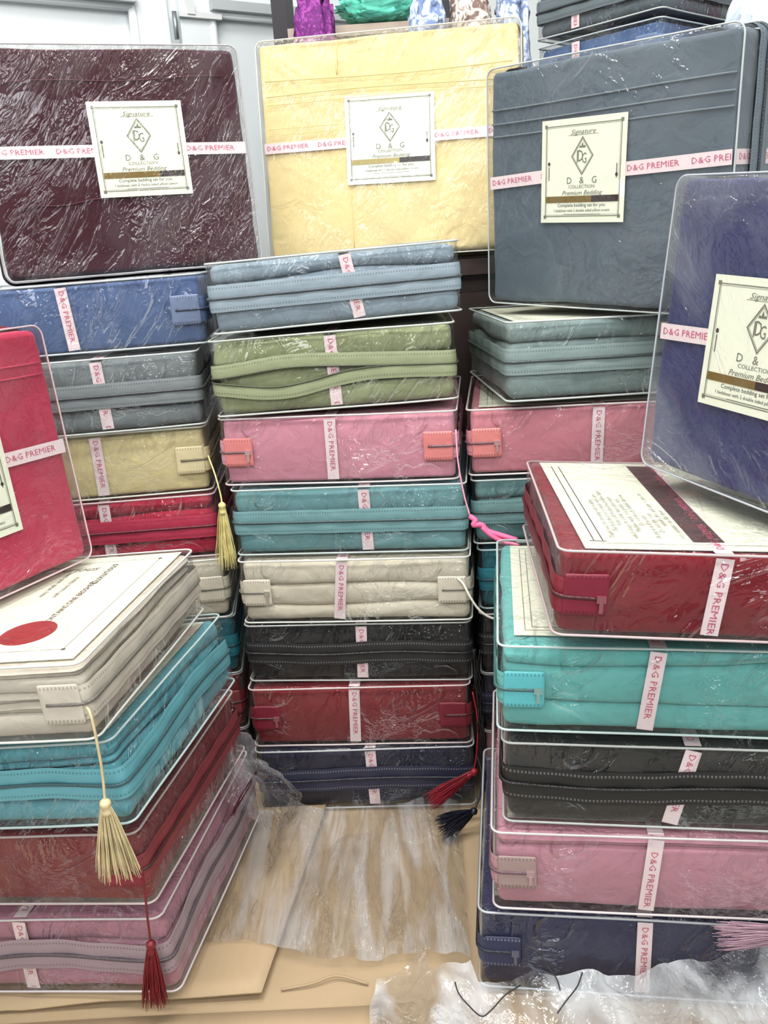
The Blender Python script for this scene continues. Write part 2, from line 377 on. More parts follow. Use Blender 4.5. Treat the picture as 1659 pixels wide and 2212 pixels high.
# ------------------------------------------------------------------ prints
def put(g, v2, f, M2, z):
    """place a flat 2d outline with matrix M2 (3x2: rows ux, uy, origin)"""
    v = np.asarray(v2)@np.array(M2[:2])+np.array(M2[2]); g.add([(a, b, z) for a, b in v], f)
def rectline(g, x0, y0, x1, y1, t, z):
    for a, b, c, d in ((x0, y0, x1, y0+t), (x0, y1-t, x1, y1), (x0, y0, x0+t, y1), (x1-t, y0, x1, y1)):
        g.add([(a, b, z), (c, b, z), (c, d, z), (a, d, z)], [(0, 1, 2, 3)])
def quad(g, x0, y0, x1, y1, z): g.add([(x0, y0, z), (x1, y0, z), (x1, y1, z), (x0, y1, z)], [(0, 1, 2, 3)])
I2 = ((1, 0), (0, 1))
def cardbox(w_, h_, t=.0006, nx=1):
    return Geo().box((0, 0, 0), (w_, h_, t))
def logo_card(parent, cx, cy, z, ang, w_=.14, h_=.135, dark=M_brown, gold=M_gold, split=.25):
    c = cardbox(w_, h_).build('label_card', M_card, parent)
    c.matrix_basis = Matrix.Translation((cx, cy, z)) @ Matrix.Rotation(ang, 4, 'Z')
    g = Geo(); zt = .0006
    a, b = w_/2-.0075, h_/2-.008
    rectline(g, -a, -b, a, b, .0011, zt); rectline(g, -a+.0022, -b+.0022, a-.0022, b-.0022, .0004, zt)
    for sx in (-1, 1):
        for sy in (-1, 1):
            quad(g, sx*a-.0022, sy*b-.0022, sx*a+.0022, sy*b+.0022, zt+.0001)
    # diamond, double line, little crown and the monogram inside
    cy0 = .019
    for hw, hh, t in ((.0185, .025, .0011), (.0158, .0215, .0004)):
        P = [(0, hh), (hw, 0), (0, -hh), (-hw, 0)]; k = 1-t*1.6/hw
        v = [(x, y+cy0, zt) for x, y in P]+[(x*k, y*k+cy0, zt) for x, y in P]
        g.add(v, [(i, (i+1) % 4, 4+(i+1) % 4, 4+i) for i in range(4)])
    g.add([(-.0055, cy0+.0105, zt), (.0055, cy0+.0105, zt), (.0042, cy0+.0135, zt), (.0018, cy0+.0125, zt), (0, cy0+.018, zt), (-.0018, cy0+.0125, zt), (-.0042, cy0+.0135, zt)], [(0, 1, 2, 3), (0, 3, 4, 5), (0, 5, 6)])
    put(g, *text2d('D', .021), ((.62, 0), (0, 1), (-.0032, cy0-.0005)), zt)
    put(g, *text2d('G', .019), ((.62, 0), (0, 1), (.0035, cy0-.0035)), zt+.00005)
    quad(g, -.0088, cy0-.0085, -.0075, cy0+.007, zt)
    for s, x in (('D', -.021), ('&', 0), ('G', .021)):
        put(g, *text2d(s, .0125), I2+((x, -.0125),), zt)
    put(g, *text2d('COLLECTION', .0062), ((1.15, 0), (0, 1), (0, -.0205)), zt)
    put(g, *text2d('Signature', .0088, shear=.35), ((1.25, 0), (0, 1), (.0, .0495)), zt)
    quad(g, -.024, .0455, .026, .0460, zt)
    put(g, *text2d('Premium Bedding', .0085, shear=.35), ((1.1, 0), (0, 1), (0, -.0285)), zt)
    # slots with the little knots where the ribbon dives under the card
    for sx in (-1, 1):
        quad(g, sx*(a-.006)-.0008, -.011, sx*(a-.006)+.0008, .007, zt)
    g.build('print', M_ink, c)
    g = Geo(); put(g, *text2d('Complete bedding set for you', .0066), I2+((0, -.0445),), zt)
    put(g, *text2d('1 bedsheet with 2 double sided pillow covers', .0052), I2+((0, -.0515),), zt)
    quad(g, -.03, -.0567, .033, -.0563, zt)
    for sx in (-1, 1):
        g.add([(sx*(a-.006)+.0022*math.cos(t), .009*(-sx)+.0026*math.sin(t)+.002, zt+.0001) for t in np.linspace(0, 6.28, 9)[:8]], [tuple(range(8))])
    g.build('print', M_inkd, c)
    xs = a-.0015-(2*a)*split
    g = Geo(); g.box(((-a+xs)/2+.0008, -.0365, zt), (xs+a-.0015, .0085, .0004)); g.build('band', gold, c)
    g = Geo(); g.box(((xs+a)/2-.0008, -.0365, zt), (a-xs-.0015, .0085, .0004)); bb = g.build('band', dark, c)
    return c
def insert_card(parent, w_, h_, cx, cy, z, style):
    c = cardbox(w_, h_, .0007).build('insert_card', M_card, parent); c.location = (cx, cy, z)
    zt = .0007; g = Geo(); g2 = Geo()
    a, b = w_/2, h_/2
    if style == 'back':           # back of the card: double rule, columns of small print, plum band
        for x in (.012, .021):
            quad(g2, -a+x, -b+.022, -a+x+.0011, b-.02, zt)
        quad(g2, -a+.02, -b+.014, a-.02, -b+.0145, zt)
        quad(g2, -a+.008, -b+.02, -a+.025, -b+.0212, zt)
        rows = ['Thank you for choosing our bedding', 'This bed sheet set is made with care', 'from soft brushed microfibre fabric', 'which keeps its colour wash after wash', 'Machine wash cold, gentle cycle', 'Do not bleach, tumble dry low', 'Warm iron if needed', 'Do not dry clean', 'wrinkle free and easy to care for', 'Set contains one flat sheet']
        for i, s in enumerate(rows):
            put(g, *text2d(s, .0088, 'LEFT', res=1), ((0, 1), (-1, 0), (-a+.034+.0078*i, -b+.03+.02*(i % 3))), zt)
        for i, s in enumerate(['Size and colour as shown', 'Packed and sealed', 'Keep away from fire']):
            put(g, *text2d(s, .0125, 'LEFT', res=1), ((0, 1), (-1, 0), (a-.02-.02*i, -b+.03)), zt)
        gb = Geo(); gb.box((-a+.1265, .004, zt), (.031, h_-.035, .0004)); gb.build('band', M_brown2, c)
    elif style == 'dot':          # big red dot and headings
        gd = Geo(); n = 40; gd.add([(.080+.031*math.cos(t), -.085+.031*math.sin(t), zt) for t in np.linspace(0, 2*PI, n, endpoint=False)], [tuple(range(n))])
        gd.build('dot', M_redink, c)
        put(g2, *text2d('CONTAINS ONE BEDSHEET', .0105), ((0, 1), (-1, 0), (.088, .0)), zt)
        put(g2, *text2d('Luxurious', .017, shear=.3), ((0, 1), (-1, 0), (.088, .088)), zt)
        put(g, *text2d('soft touch fabric', .010), ((0, 1), (-1, 0), (.055, .05)), zt)
        put(g, *text2d('easy wash and care', .010), ((0, 1), (-1, 0), (.035, .06)), zt)
        put(g, *text2d('Luxurious', .02, shear=.35), ((1, 0), (.0, 1), (.03, .11)), zt)
        rectline(g, -a+.02, -b+.022, a-.022, b-.02, .0006, zt)
        for sx in (-1, 1):
            quad(g2, sx*(a-.022)-.0022, -b+.020, sx*(a-.022)+.0022, -b+.024, zt)
            quad(g2, sx*(a-.022)-.0022, b-.022, sx*(a-.022)+.0022, b-.018, zt)
    else:
        rectline(g, -a+.012, -b+.012, a-.012, b-.012, .0008, zt); rectline(g, -a+.02, -b+.02, a-.02, b-.02, .0008, zt)
    if g.v: g.build('print', M_inkl if style == 'back' else M_ink, c)
    if g2.v: g2.build('print', M_inkd, c)
    return c
def ribbon(parent, A, B, nrm, wd=.0175, phase=0, tex='D&G PREMIER', flip=1, bow=None, txtsize=.0125, tall=.85):
    """straight printed satin ribbon from A to B on a plane of normal nrm; letters run A to B"""
    A = np.array(A, float); B = np.array(B, float); nrm = np.array(nrm, float); L = np.linalg.norm(B-A); t = (B-A)/L
    s = np.cross(nrm, t)
    k = max(2, int(L/.02)); V = []; Fc = []; bowf = bow or (lambda u: 0.)
    for i in range(k+1):
        u = i/k
        c = A+t*L*u+nrm*bowf(u)
        V += [c-s*wd/2, c+s*wd/2, c+s*wd/2-nrm*.0004, c-s*wd/2-nrm*.0004]
    for i in range(k):
        for j in range(4): Fc.append((4*i+j, 4*i+4+j, 4*i+4+(j+1) % 4, 4*i+(j+1) % 4))
    Fc += [(0, 1, 2, 3), (4*k+3, 4*k+2, 4*k+1, 4*k)]
    r = mesh('ribbon', V, Fc, M_rib, parent, False)
    g = Geo(); v, f = text2d(tex, txtsize, 'LEFT', res=1); tw = v[:, 0].max(); per = tw+.016
    x = phase
    def at(p):
        u = p[0]/L; return A+t*p[0]+s*p[1]+nrm*(bowf(min(max(u, 0), 1))+.00035)
    while x < L:
        vv = v*np.array([1, tall])+np.array([x, 0]); keep = [q for q in f if all(0.001 < vv[i, 0] < L-.001 for i in q)]
        if keep: g.add([at(p) for p in vv], keep)
        x += per
    if g.v: g.build('lettering', M_ribt, r)
    return r

# ------------------------------------------------------------------ the pack
CR = .011
def make_pack(key, label, colour, layers=(1,), zip_='front', rib=(0, 0), ribgap=None, stand=False, film=None, group=None, zc=.5,
              wave=(.0, 3, 0), gap=None, tape=None, detail=1.0, lay_amp=.0015, card=None, face=None, tabcol=None, phase=.004, creases=None, zoff=0, zhalf=.019):
    x, y, z, yaw, a_, b_, c_, wd, dp, h = POSE[key]
    seed = sum(ord(ch)*(i+3) for i, ch in enumerate(key))
    root = empty('bedding_pack', pose(key), label, 'bedding pack', group)
    base = FAB[colour]; fm = fab(colour); film = film or M_film
    step = .013/detail
    # ---- folded cloth, one part per fold
    ins = .0044 if not stand else .0036; z0 = .003; ztop = h-(.0068 if stand else .0052); tot = sum(layers); acc = 0; nl = len(layers)
    inter = [SN(seed+77+i, 2.6, 2) for i in range(nl+1)]
    def zf(i, frac):
        base_z = z0+(ztop-z0)*frac
        if i == 0 or i == nl: return const(base_z)
        nz = inter[i]; am = lay_amp*2.2
        return lambda xx, yy: base_z+am*nz(np.column_stack([xx, yy, xx*0]))
    for i, th in enumerate(layers):
        f0, f1 = acc/tot, (acc+th)/tot; acc += th; T = (f1-f0)*(ztop-z0)
        er = min(T*.49, .006 if stand else (.009 if nl > 1 else .006))
        o_ = (0, .0015, .0005, .002, .001)[i % 5] if nl > 1 else 0
        if stand:
            V, Fc = slab(wd-2*ins, dp-2*ins, .010, zf(i, f0), zf(i+1, f1), er, seed+i, .0012, 6, .009, caps=(1, .985, .95, .9, .84, .77, .7, .62, .54, .46, .38, .3, .22, .14, .06), bulge=.0012, capamp=.0008, topfn=(face if i == nl-1 else None))
        else:
            V, Fc = slab(wd-2*(ins+o_), dp-2*(ins+o_), .010, zf(i, f0), zf(i+1, f1), er, seed+i, lay_amp*.8, 7, step, bulge=0, mid=.0004, capamp=.0005)
        ly = mesh('folded_sheet', V, Fc, fm, root)
    # ---- vinyl bag
    caps = (1, .97, .9, .8, .65, .5, .35, .2, .08) if stand else (1, .9, .6, .25)
    V, Fc = slab(wd, dp, .013 if stand else CR, const(0), const(h), .003, seed+9, .0006 if not stand else .0008, 11, step if not stand else .011, caps=caps, bulge=.0, capamp=.0008 if stand else .0003, arcn=2)
    mesh('vinyl_bag', V, Fc, film, root)
    # ---- welted edges
    pm = mat('welt_'+colour, mixc(base, (196, 200, 196), .8), .3, spec=.6)
    P, Nn = rr(wd+.001, dp+.001, (.013 if stand else CR)+.0005, step)
    for zz in (.0016, h-.0016):
        wv = SN(seed+int(zz*1000)+5, 3, 2)
        nv = wv(np.column_stack([P, P[:, 0]*0]))*.0006
        Geo().tube([(p[0], p[1], zz+n_) for p, n_ in zip(P, nv)], .0012 if stand else .0015, 6, True).build('welt', pm, root, True)
    # ---- zipper
    tb = tape or mixc(base, (150, 155, 155), .12)
    tm = tape_mat('tape_'+colour, tb)
    cm = mat('coil_'+colour, mixc(tb, (0, 0, 0), .45), .35, bump=.6, bscale=500)
    P, Nn = rr(wd+.0005, dp+.0005, (.013 if stand else CR)+.0005, .008); n = len(P)
    seg = np.linalg.norm(np.roll(P, -1, 0)-P, axis=1); sl = np.concatenate([[0], np.cumsum(seg)[:-1]]); total = seg.sum()
    if zip_ == 'front':
        half = total/2-wd/2+.03; order = [(sl[i]-total if sl[i] > total/2 else sl[i], i) for i in range(n)]
        order = sorted(q for q in order if abs(q[0]) < half)
    else:
        e = .05; order = [(sl[i], i) for i in range(n) if wd/2-e < sl[i] < total-(wd/2-e)]
    zmid = h*zc+zoff
    def zw(s, i):
        return zmid+wave[0]*math.sin(wave[1]*s/.36*PI+wave[2])
    def gp(s):
        if not gap: return 0
        return gap[2]*math.exp(-((s-gap[0])/gap[1])**2)
    amp_up = [zw(s, i)+gp(s)*.75 for s, i in order]; amp_lo = [zw(s, i)-gp(s)*1.0 for s, i in order]
    zh = zhalf
    for part, zs, lo, hi in (('up', amp_up, 0, zh), ('lo', amp_lo, -zh, 0)):
        V = []; U = []; k = 4
        for (s, i), zz in zip(order, zs):
            p, nn = P[i], Nn[i]
            for j in range(k):
                f = j/(k-1); zv = zz+lo+(hi-lo)*f
                off = .0012+(.0008 if j in (1, 2) else 0)+.0008*math.sin(s*90+seed)*(.3 if stand else 1)
                zv = min(max(zv, .004), h-.004)
                V.append((p[0]+nn[0]*off, p[1]+nn[1]*off, zv)); U.append((s+1, (zv-zz+zh)/(2*zh)))
        m_ = len(order); Fc = [(a*k+j, (a+1)*k+j, (a+1)*k+j+1, a*k+j+1) for a in range(m_-1) for j in range(k-1)]
        mesh('zipper_tape', V, Fc, tm, root, True, U)
    g = Geo()
    if gap:
        for zs in (amp_up, amp_lo):
            g.tube([(P[i][0]+Nn[i][0]*.0028, P[i][1]+Nn[i][1]*.0028, zz) for (s, i), zz in zip(order, zs)], .0013, 5)
    else:
        g.tube([(P[i][0]+Nn[i][0]*.0028, P[i][1]+Nn[i][1]*.0028, zz) for (s, i), zz in zip(order, amp_up)], .0022, 6)
    g.build('zipper_coil', cm, root, True)
    # slider with its pull
    si = -1 if zip_ != 'front' else len(order)//2+int(len(order)*.22)
    s_, i_ = order[si]; px, py = P[i_]+Nn[i_]*.0045; ang = math.atan2(Nn[i_][1], Nn[i_][0])
    if zip_ != 'front' :
        g = Geo(); M = Matrix.Translation((px, py, amp_up[si])) @ Matrix.Rotation(ang, 4, 'Z')
        g.box((0, 0, 0), (.004, .009, .007), M); g.box((.002, 0, -.008), (.0012, .004, .012), M)
        g.build('slider', mat('slider_'+colour, mixc(base, (170, 165, 160), .5), .3, metal=.5), root)
        # folded end tabs of the zipper at both front corners
        tc_ = tabcol or mixc(base, (170, 160, 150), .25)
        tbm = tape_mat('tab_'+(colour if not tabcol else colour+'_tab'), tc_)
        for sx in (-1, 1):
            V, Fc = slab(.044, .044, .003, const(-.0012), const(.0012), .001, seed+sx, .0003, 20, .006, caps=(1, .8, .4), arcn=1)
            uv = [((v[0]+1), .5+v[1]/.05) for v in V]
            tb_ = mesh('zipper_end_tab', V, Fc, tbm, root, True, uv)
            tb_.matrix_basis = Matrix.Translation((sx*(wd/2-.028), -dp/2-.0022, zmid)) @ Matrix.Rotation(PI/2, 4, 'X')
    # ---- ribbon
    if stand:
        x0, x1, (ya, yb) = -wd/2+.004, wd/2-.004, rib
        zr = h-.0022
        if ribgap:
            ribbon(root, (x0, ya, zr), (ribgap[0]+.005, ya+(yb-ya)*.4, zr), (0, 0, 1), phase=phase)
            ribbon(root, (ribgap[1]-.005, ya+(yb-ya)*.6, zr), (x1, yb, zr), (0, 0, 1), phase=.004)
        for sx in (-1, 1):
            ribbon(root, (sx*(wd/2-.0028), ya if sx < 0 else yb, h-.006), (sx*(wd/2-.0028), ya if sx < 0 else yb, .006), (sx, 0, 0), phase=.01)
    else:
        ra, rb = rib; yy = -dp/2+.0009
        ribbon(root, (ra, yy, h-.006), (rb, yy, .006), (0, -1, 0), phase=phase)
        ribbon(root, (ra, -dp/2+.006, h-.0022), (ra, dp/2-.006, h-.0022), (0, 0, 1), phase=.01)
    if card == 'logo': pass
    return root

def tassel(parent, cord, skirt, rgb, name, length=.055, r0=.004, r1=.018, n=70, cr=.0011, seed=1):
    """cord: world points; the skirt falls from the last cord point towards `skirt`"""
    Mi = parent.matrix_world.inverted() if False else parent.matrix_basis.inverted()
    L = lambda p: tuple(Mi @ Vector([float(q) for q in p]))
    m = mat('tassel_'+name, rgb, .45, spec=.5, var=.15, vscale=60)
    rnd = random.Random(seed)
    pts = spline(cord, 5)
    hd = np.array(cord[-1], float); d = np.array(skirt, float)-hd; ln = np.linalg.norm(d); d /= ln
    u = np.cross(d, (0, 1, .2)); u /= np.linalg.norm(u); v = np.cross(d, u)
    g = Geo()
    for _ in range(n):
        a = rnd.random()*6.28; q = math.sqrt(rnd.random()); l = ln*(.82+.2*rnd.random()); w0 = rnd.random()*6
        P_ = []
        for k in range(6):
            t = k/5; rad = q*(r0+(r1-r0)*t**.8); wob = .0012*math.sin(w0+t*7)*t
            P_.append(L(hd+d*l*t+u*(rad*math.cos(a)+wob)+v*(rad*math.sin(a)*.45+wob)))
        g.tube(P_, [.0007]*5+[.0003], 3, caps=False)
    t_ = g.build('tassel', m, parent, True)
    g = Geo(); g.tube([L(p) for p in pts], cr, 5); g.build('cord', m, t_, True)
    g = Geo()
    ring = []
    prof = [(-.006, .002), (-.003, .0055), (0, .0062), (.003, .005), (.006, .0035), (.009, .0048), (.013, .0052)]
    g.tube([L(hd+d*a) for a, _ in prof], [b for _, b in prof], 8)
    g.build('knot', m, t_, True)
    return t_
def strand(name, pts, r, rgb, parent=None, n=5):
    Mi = parent.matrix_basis.inverted() if parent else Matrix()
    g = Geo(); g.tube([tuple(Mi @ Vector([float(q) for q in p])) for p in spline(pts, 6)], r, n)
    return g.build(name, mat(name+'_%d_%d_%d' % rgb, rgb, .5), parent, True)
def obj_at(name, g, m, smooth=False): return g.build(name, m, None, smooth)

# ================================================================== THE SETTING
def struct(name, g, m, smooth=False):
    o = g.build(name, m, None, smooth); o['kind'] = 'structure'; return o
M_wall = mat('wall_paint', (226, 230, 230), .7, bump=.1, bscale=40, var=.03)
M_floor = mat('floor_cement', (150, 146, 140), .75, var=.12, vscale=6, bump=.3, bscale=60)
M_wood = mat('cabinet_dark_wood', (54, 38, 34), .5, var=.25, vscale=30, stretch=(1, 1, .1), bump=.2, bscale=60)
X0, X1, Y0, Y1, ZC = -1.9, 2.1, -2.0, 2.95, 2.6
struct('floor', Geo().box(((X0+X1)/2, (Y0+Y1)/2, -.06), (X1-X0+.2, Y1-Y0+.2, .08)), M_floor)
struct('ceiling', Geo().box(((X0+X1)/2, (Y0+Y1)/2, ZC+.05), (X1-X0+.2, Y1-Y0+.2, .1)), M_wall)
struct('wall_left', Geo().box((X0-.05, (Y0+Y1)/2, ZC/2-.02), (.1, Y1-Y0, ZC+.04)), M_wall)
struct('wall_right', Geo().box((X1+.05, (Y0+Y1)/2, ZC/2-.02), (.1, Y1-Y0, ZC+.04)), M_wall)
struct('wall_back', Geo().box(((X0+X1)/2, Y1+.05, ZC/2-.02), (X1-X0+.2, .1, ZC+.04)), M_wall)
struct('wall_front', Geo().box(((X0+X1)/2, Y0-.05, ZC/2-.02), (X1-X0+.2, .1, ZC+.04)), mat('wall_front_paint', (96, 92, 90), .8))
# ceiling light fittings (the lamps that light the room)
M_tube = mat('lamp_housing', (235, 235, 235), .4)
ml, nt_, N_, L_, P_ = nodes('lamp_diffuser'); P_.inputs['Emission Color'].default_value = (1, .98, .94, 1); P_.inputs['Emission Strength'].default_value = 9
for i, (lx, ly, lz) in enumerate(LAMPS):
    r = empty('ceiling_lamp', Matrix.Translation((lx, ly, ZC)), ['white strip ceiling lamp on the left above the stacks', 'white strip ceiling lamp on the right above the stacks', 'white strip ceiling lamp nearest the front wall', 'added strip ceiling lamp brightening the white cupboard doors'][i], 'ceiling lamp', 'strip lamps on the ceiling')
    Geo().box((0, 0, -.025), (1.0, .32, .05)).build('housing', M_tube, r)
    Geo().box((0, 0, -.054), (.94, .27, .006)).build('diffuser', ml, r)
# white panelled cupboard doors at the back left, standing at a slant
M_ledge = mat('door_ledge_shade', (176, 182, 184), .5)  # shade on the white door's ledge, put into its colour as grey
M_door = mat('door_gloss_paint', (224, 230, 232), .4, bump=.08, bscale=30, var=.02)
M_dpan = mat('door_panel_paint', (226, 232, 234), .45)
M_gap = mat('door_shadow_gap', (150, 156, 160), .6)
def panel_door(name, x0, x1, ledges, M):
    g = Geo(); T = .035; st = .085
    o = Geo()
    for xx in (x0+st/2, x1-st/2): o.box((xx, 0, 1.0), (st, T, 2.0), M)
    zz = [0.05]+ledges+[1.95]
    for z_ in zz: o.box(((x0+x1)/2, .0005, z_), (x1-x0-2*st, T-.001, .1), M)
    root = o.build(name, M_door); root['kind'] = 'structure'
    for z_ in ledges: Geo().box(((x0+x1)/2, -.028, z_-.035), (x1-x0-2*st+.01, .022, .022), M).build('rail_ledge', M_ledge, root)
    for a, b in zip(zz[:-1], zz[1:]):
        g = Geo().box(((x0+x1)/2, .008, (a+b)/2), (x1-x0-2*st+.004, .008, b-a-.1+.004), M)
        g.build('door_panel', M_dpan, root)
        g = Geo()     # sloped moulding round every panel; its lower lip catches the shade
        xa, xb, za, zb = x0+st, x1-st, a+.05, b-.05
        for (p, q) in (((xa, za), (xb, za)), ((xb, za), (xb, zb)), ((xb, zb), (xa, zb)), ((xa, zb), (xa, za))):
            g.tube([tuple(M @ Vector((p[0], -.012, p[1]))), tuple(M @ Vector((q[0], -.012, q[1])))], .011, 6)
        g.build('moulding', M_door, root, True)
    return root
MD = Matrix.Translation((-.575, 2.27, .012)) @ Matrix.Rotation(math.radians(33), 4, 'Z')
panel_door('door_1', -.62, .155, [.72, 1.49], MD)
panel_door('door_2', .185, .80, [.72, 1.49], MD)
struct('trim_1', Geo().box((.17, .012, 1.0), (.04, .02, 2.0), MD).box((-.66, .012, 1.0), (.06, .05, 2.04), MD).box((.83, .012, 1.0), (.05, .05, 2.04), MD).box((.08, .012, 2.03), (1.54, .05, .06), MD), M_door)
hb = Geo()
for z_ in (1.405, .5): hb.tube([tuple(MD @ Vector((.170, -.022, z_-.03))), tuple(MD @ Vector((.170, -.022, z_+.03)))], .006, 8)
h_ = hb.build('door_hinge', mat('hinge_metal', (160, 165, 168), .35, metal=.8), bpy.data.objects['door_1'], True)
bl = Geo().box((.235, -.024, 1.43), (.11, .012, .012), MD).box((.21, -.026, 1.445), (.02, .014, .03), MD)
bl.build('door_bolt', mat('bolt_white', (215, 218, 218), .4), bpy.data.objects['door_2'])

# dark wooden cabinet behind the stacks, carries the back row
cab = empty('wooden_cabinet', Matrix.Translation((.53, 1.97, -.02)), 'dark brown wooden cabinet behind the stacks carrying the back row', 'cabinet')
Geo().box((0, .01, .42), (1.50, .66, .84)).build('body', M_wood, cab)
Geo().box((0, 0, .856), (1.54, .70, .028)).build('top', M_wood, cab)
for i in range(3):
    Geo().box((-.5+.5*i, -.328, .45), (.47, .018, .72)).build('door_leaf', M_wood, cab)

# ================================================================== FLOOR COVERING
M_cb = mat('cardboard', (170, 147, 116), .85, var=.10, vscale=5, bump=.25, bscale=120, stretch=(1, .15, 1))
M_cb2 = mat('cardboard_lower', (165, 143, 113), .85, var=.08, vscale=7, bump=.25, bscale=90)
M_cbe = mat('cardboard_edge', (92, 74, 52), .9)
def sheet(name, outline_fn, zfn, nx, ny, th, m, label=None, cat=None, x0=0, x1=1, y0=0, y1=1, kind=None, group=None, parent=None, smooth=True):
    V = []; Fc = []
    for lay in (0, 1):
        for j in range(ny+1):
            for i in range(nx+1):
                u, v = i/nx, j/ny; x, y = outline_fn(u, v)
                V.append((x, y, zfn(x, y)-lay*th))
    K = (nx+1)*(ny+1)
    for j in range(ny):
        for i in range(nx):
            a = j*(nx+1)+i; Fc.append((a, a+1, a+nx+2, a+nx+1))
            if th > 0: Fc.append((K+a, K+a+nx+1, K+a+nx+2, K+a+1))
    if th > 0:
        b = [i for i in range(nx+1)]+[j*(nx+1)+nx for j in range(1, ny+1)]+[ny*(nx+1)+i for i in range(nx-1, -1, -1)]+[j*(nx+1) for j in range(ny-1, 0, -1)]
        for i in range(len(b)):
            p, q = b[i], b[(i+1) % len(b)]; Fc.append((p, K+p, K+q, q))
    else: V = V[:K]
    o = mesh(name, V, Fc, m, parent, smooth)
    if label: tag(o, label, cat, group, kind)
    return o
def quadmap(A, B, C_, D_):
    return lambda u, v: tuple((1-u)*(1-v)*A[i]+u*(1-v)*B[i]+u*v*C_[i]+(1-u)*v*D_[i] for i in range(2))
# big lower sheet, then a front strip, then the sheet under the left stack whose edge shows as a dark step
sheet('cardboard_sheet', quadmap((-.95, .55), (.95, .50), (1.0, 1.60), (-.95, 1.60)), lambda x, y: -.0045, 30, 30, .0035, M_cb2,
      'large flattened cardboard box lying under all the stacks', 'cardboard', group='flattened cardboard on the floor')
def left_z(x, y):
    return .0075+.004*max(0, (x+.5)/.4)*(1 if y < 1.0 else .5)-.0030+.0012*math.sin(x*30+y*12)
o = sheet('cardboard_sheet', quadmap((-.93, .868), (-.192, .856), (-.128, 1.225), (-.93, 1.28)), lambda x, y: min(.0105, max(-.0008, (x+.60)*.05))-(0 if x < -.5 else .0012*math.sin(x*30+y*12)+.001), 44, 14, .0032, M_cb,
      'flattened cardboard sheet with lifted dark edge under the front left stack', 'cardboard', group='flattened cardboard on the floor')
o = sheet('cardboard_sheet', quadmap((-.95, .60), (-.045, .60), (-.045, .835), (-.95, .852)), lambda x, y: .0002+.0008*math.sin(x*14), 40, 8, .003, M_cb,
      'plain cardboard flap in the lower left foreground', 'cardboard', group='flattened cardboard on the floor')
# creased flap joint drawn on the middle sheet
g = Geo(); g.tube(spline([(-.17, .868, -.001), (-.13, .872, .0015), (-.10, .880, .003), (-.06, .868, -.001)], 6), .0015, 5)
o = g.build('cardboard_crease', M_cb2, None, True); o.name = 'cardboard_crease'; o.parent = bpy.data.objects['cardboard_sheet']

# clear plastic film lying over the cardboard
M_floorfilm = film_mat('floor_film', 2.2, haze=.20, scale=1.2, k=1.3, stretch=(3.2, .45, 1))
M_crump = film_mat('crumpled_film', 2.2, haze=.36, scale=.9, k=1.2, stretch=(1.3, 1, 1.3), tint=(.97, .98, 1))
fn = SN(5, 5, 3); fr_ = SN(8, 16, 3)
def film_z(x, y):
    r = 0
    for cx, k, amp, wd_ in ((-.16, -.28, .012, .020), (-.02, -.18, .008, .012), (.035, -.10, .011, .018), (-.09, -.25, .005, .008), (.075, -.05, .006, .008)):
        c = cx+k*(y-1.15)*-1.0*-1; r += amp*math.exp(-((x-c)/wd_)**2)
    q = float(fn((x*2.2, y*.35, 0))[0])
    return .007+.008*min(1, max(0, (-.10-x)/.05))+max(0, .004*q)+r+.0015*float(fr_((x*2, y*.3, 0))[0])
sheet('plastic_film', lambda u, v: (-.285+v*.04+u*(.357-v*.02), (.935-.055*u+.010*math.sin(u*9))*(1-v)+1.215*v), film_z, 90, 60, 0, M_floorfilm,
      'clear crinkled plastic film spread over the cardboard between the stacks', 'plastic film', group='plastic film on the floor')
fn2 = SN(31, 9, 4)
def cr_z(x, y):
    # rises over the foot of the right stack
    t = min(1, max(0, (x-.02)/.14)); e = min(1, max(0, (.905-y)/.03)); e = e*e*(3-2*e)
    rise = .022+.075*min(1, max(0, (x-.12)/.28))**1.1
    ridge = rise*math.exp(-((y-(.822-.17*(x-.1)))/.045)**2) if x > .0 else .012*math.exp(-((y-.83)/.04)**2)*t
    q = float(fn2((x, y, 0))[0])
    return .006+ridge*max(.15, t)+.006*q*(.4+t)+.006
def cr_xy(u, v):
    x = -.045+u*.62; y0 = .56; y1 = (.875 if x < .075 else .846-.145*(x-.075))-.010
    if x < .02: y1 = .885+.02*math.sin(x*40)
    return (x+.012*math.sin(v*6), y0+(y1-y0)*v)
def cr_zc(x, y):
    front = .845-.15*(x-.08)
    h_ = .016+.085*min(1, max(0, (x-.10)/.34))**1.2
    d = max(0, front-y)
    s = math.exp(-(d/.055)**1.6)
    q = float(fn2((x, y, 0))[0]); r = 1-abs(float(fr_((x*.5, y*.5, 1))[0]))
    return .008+h_*s*min(1, max(.15, (x+.03)/.12))+.008*q+.006*r
sheet('plastic_film', cr_xy, cr_zc, 110, 60, 0, M_crump,
      'milky crumpled plastic sheet heaped against the foot of the front right stack', 'plastic film', group='plastic film on the floor')
M_wrapL = film_mat('wrap_bag', 2.0, haze=.12, scale=1.0, k=1.2)
def wz(x, y): return 0
V = []; Fc = []; nn = 26
for j in range(nn+1):
    for i in range(nn+1):
        u, v = i/nn, j/nn
        x = -.222+.02*math.sin(v*5)+.012*float(fn((u*.4, v*.5, .3))[0])+.025*u*(1-v); y = 1.06+u*.15; z = .012+v*(.17+.03*math.sin(u*4))
        V.append((x+.012*(1-v), y, z))
for j in range(nn):
    for i in range(nn):
        a = j*(nn+1)+i; Fc.append((a, a+1, a+nn+2, a+nn+1))
tag(mesh('plastic_film', V, Fc, M_wrapL), 'loose clear plastic flap hanging on the back corner of the front left stack', 'plastic film', 'plastic film on the floor')
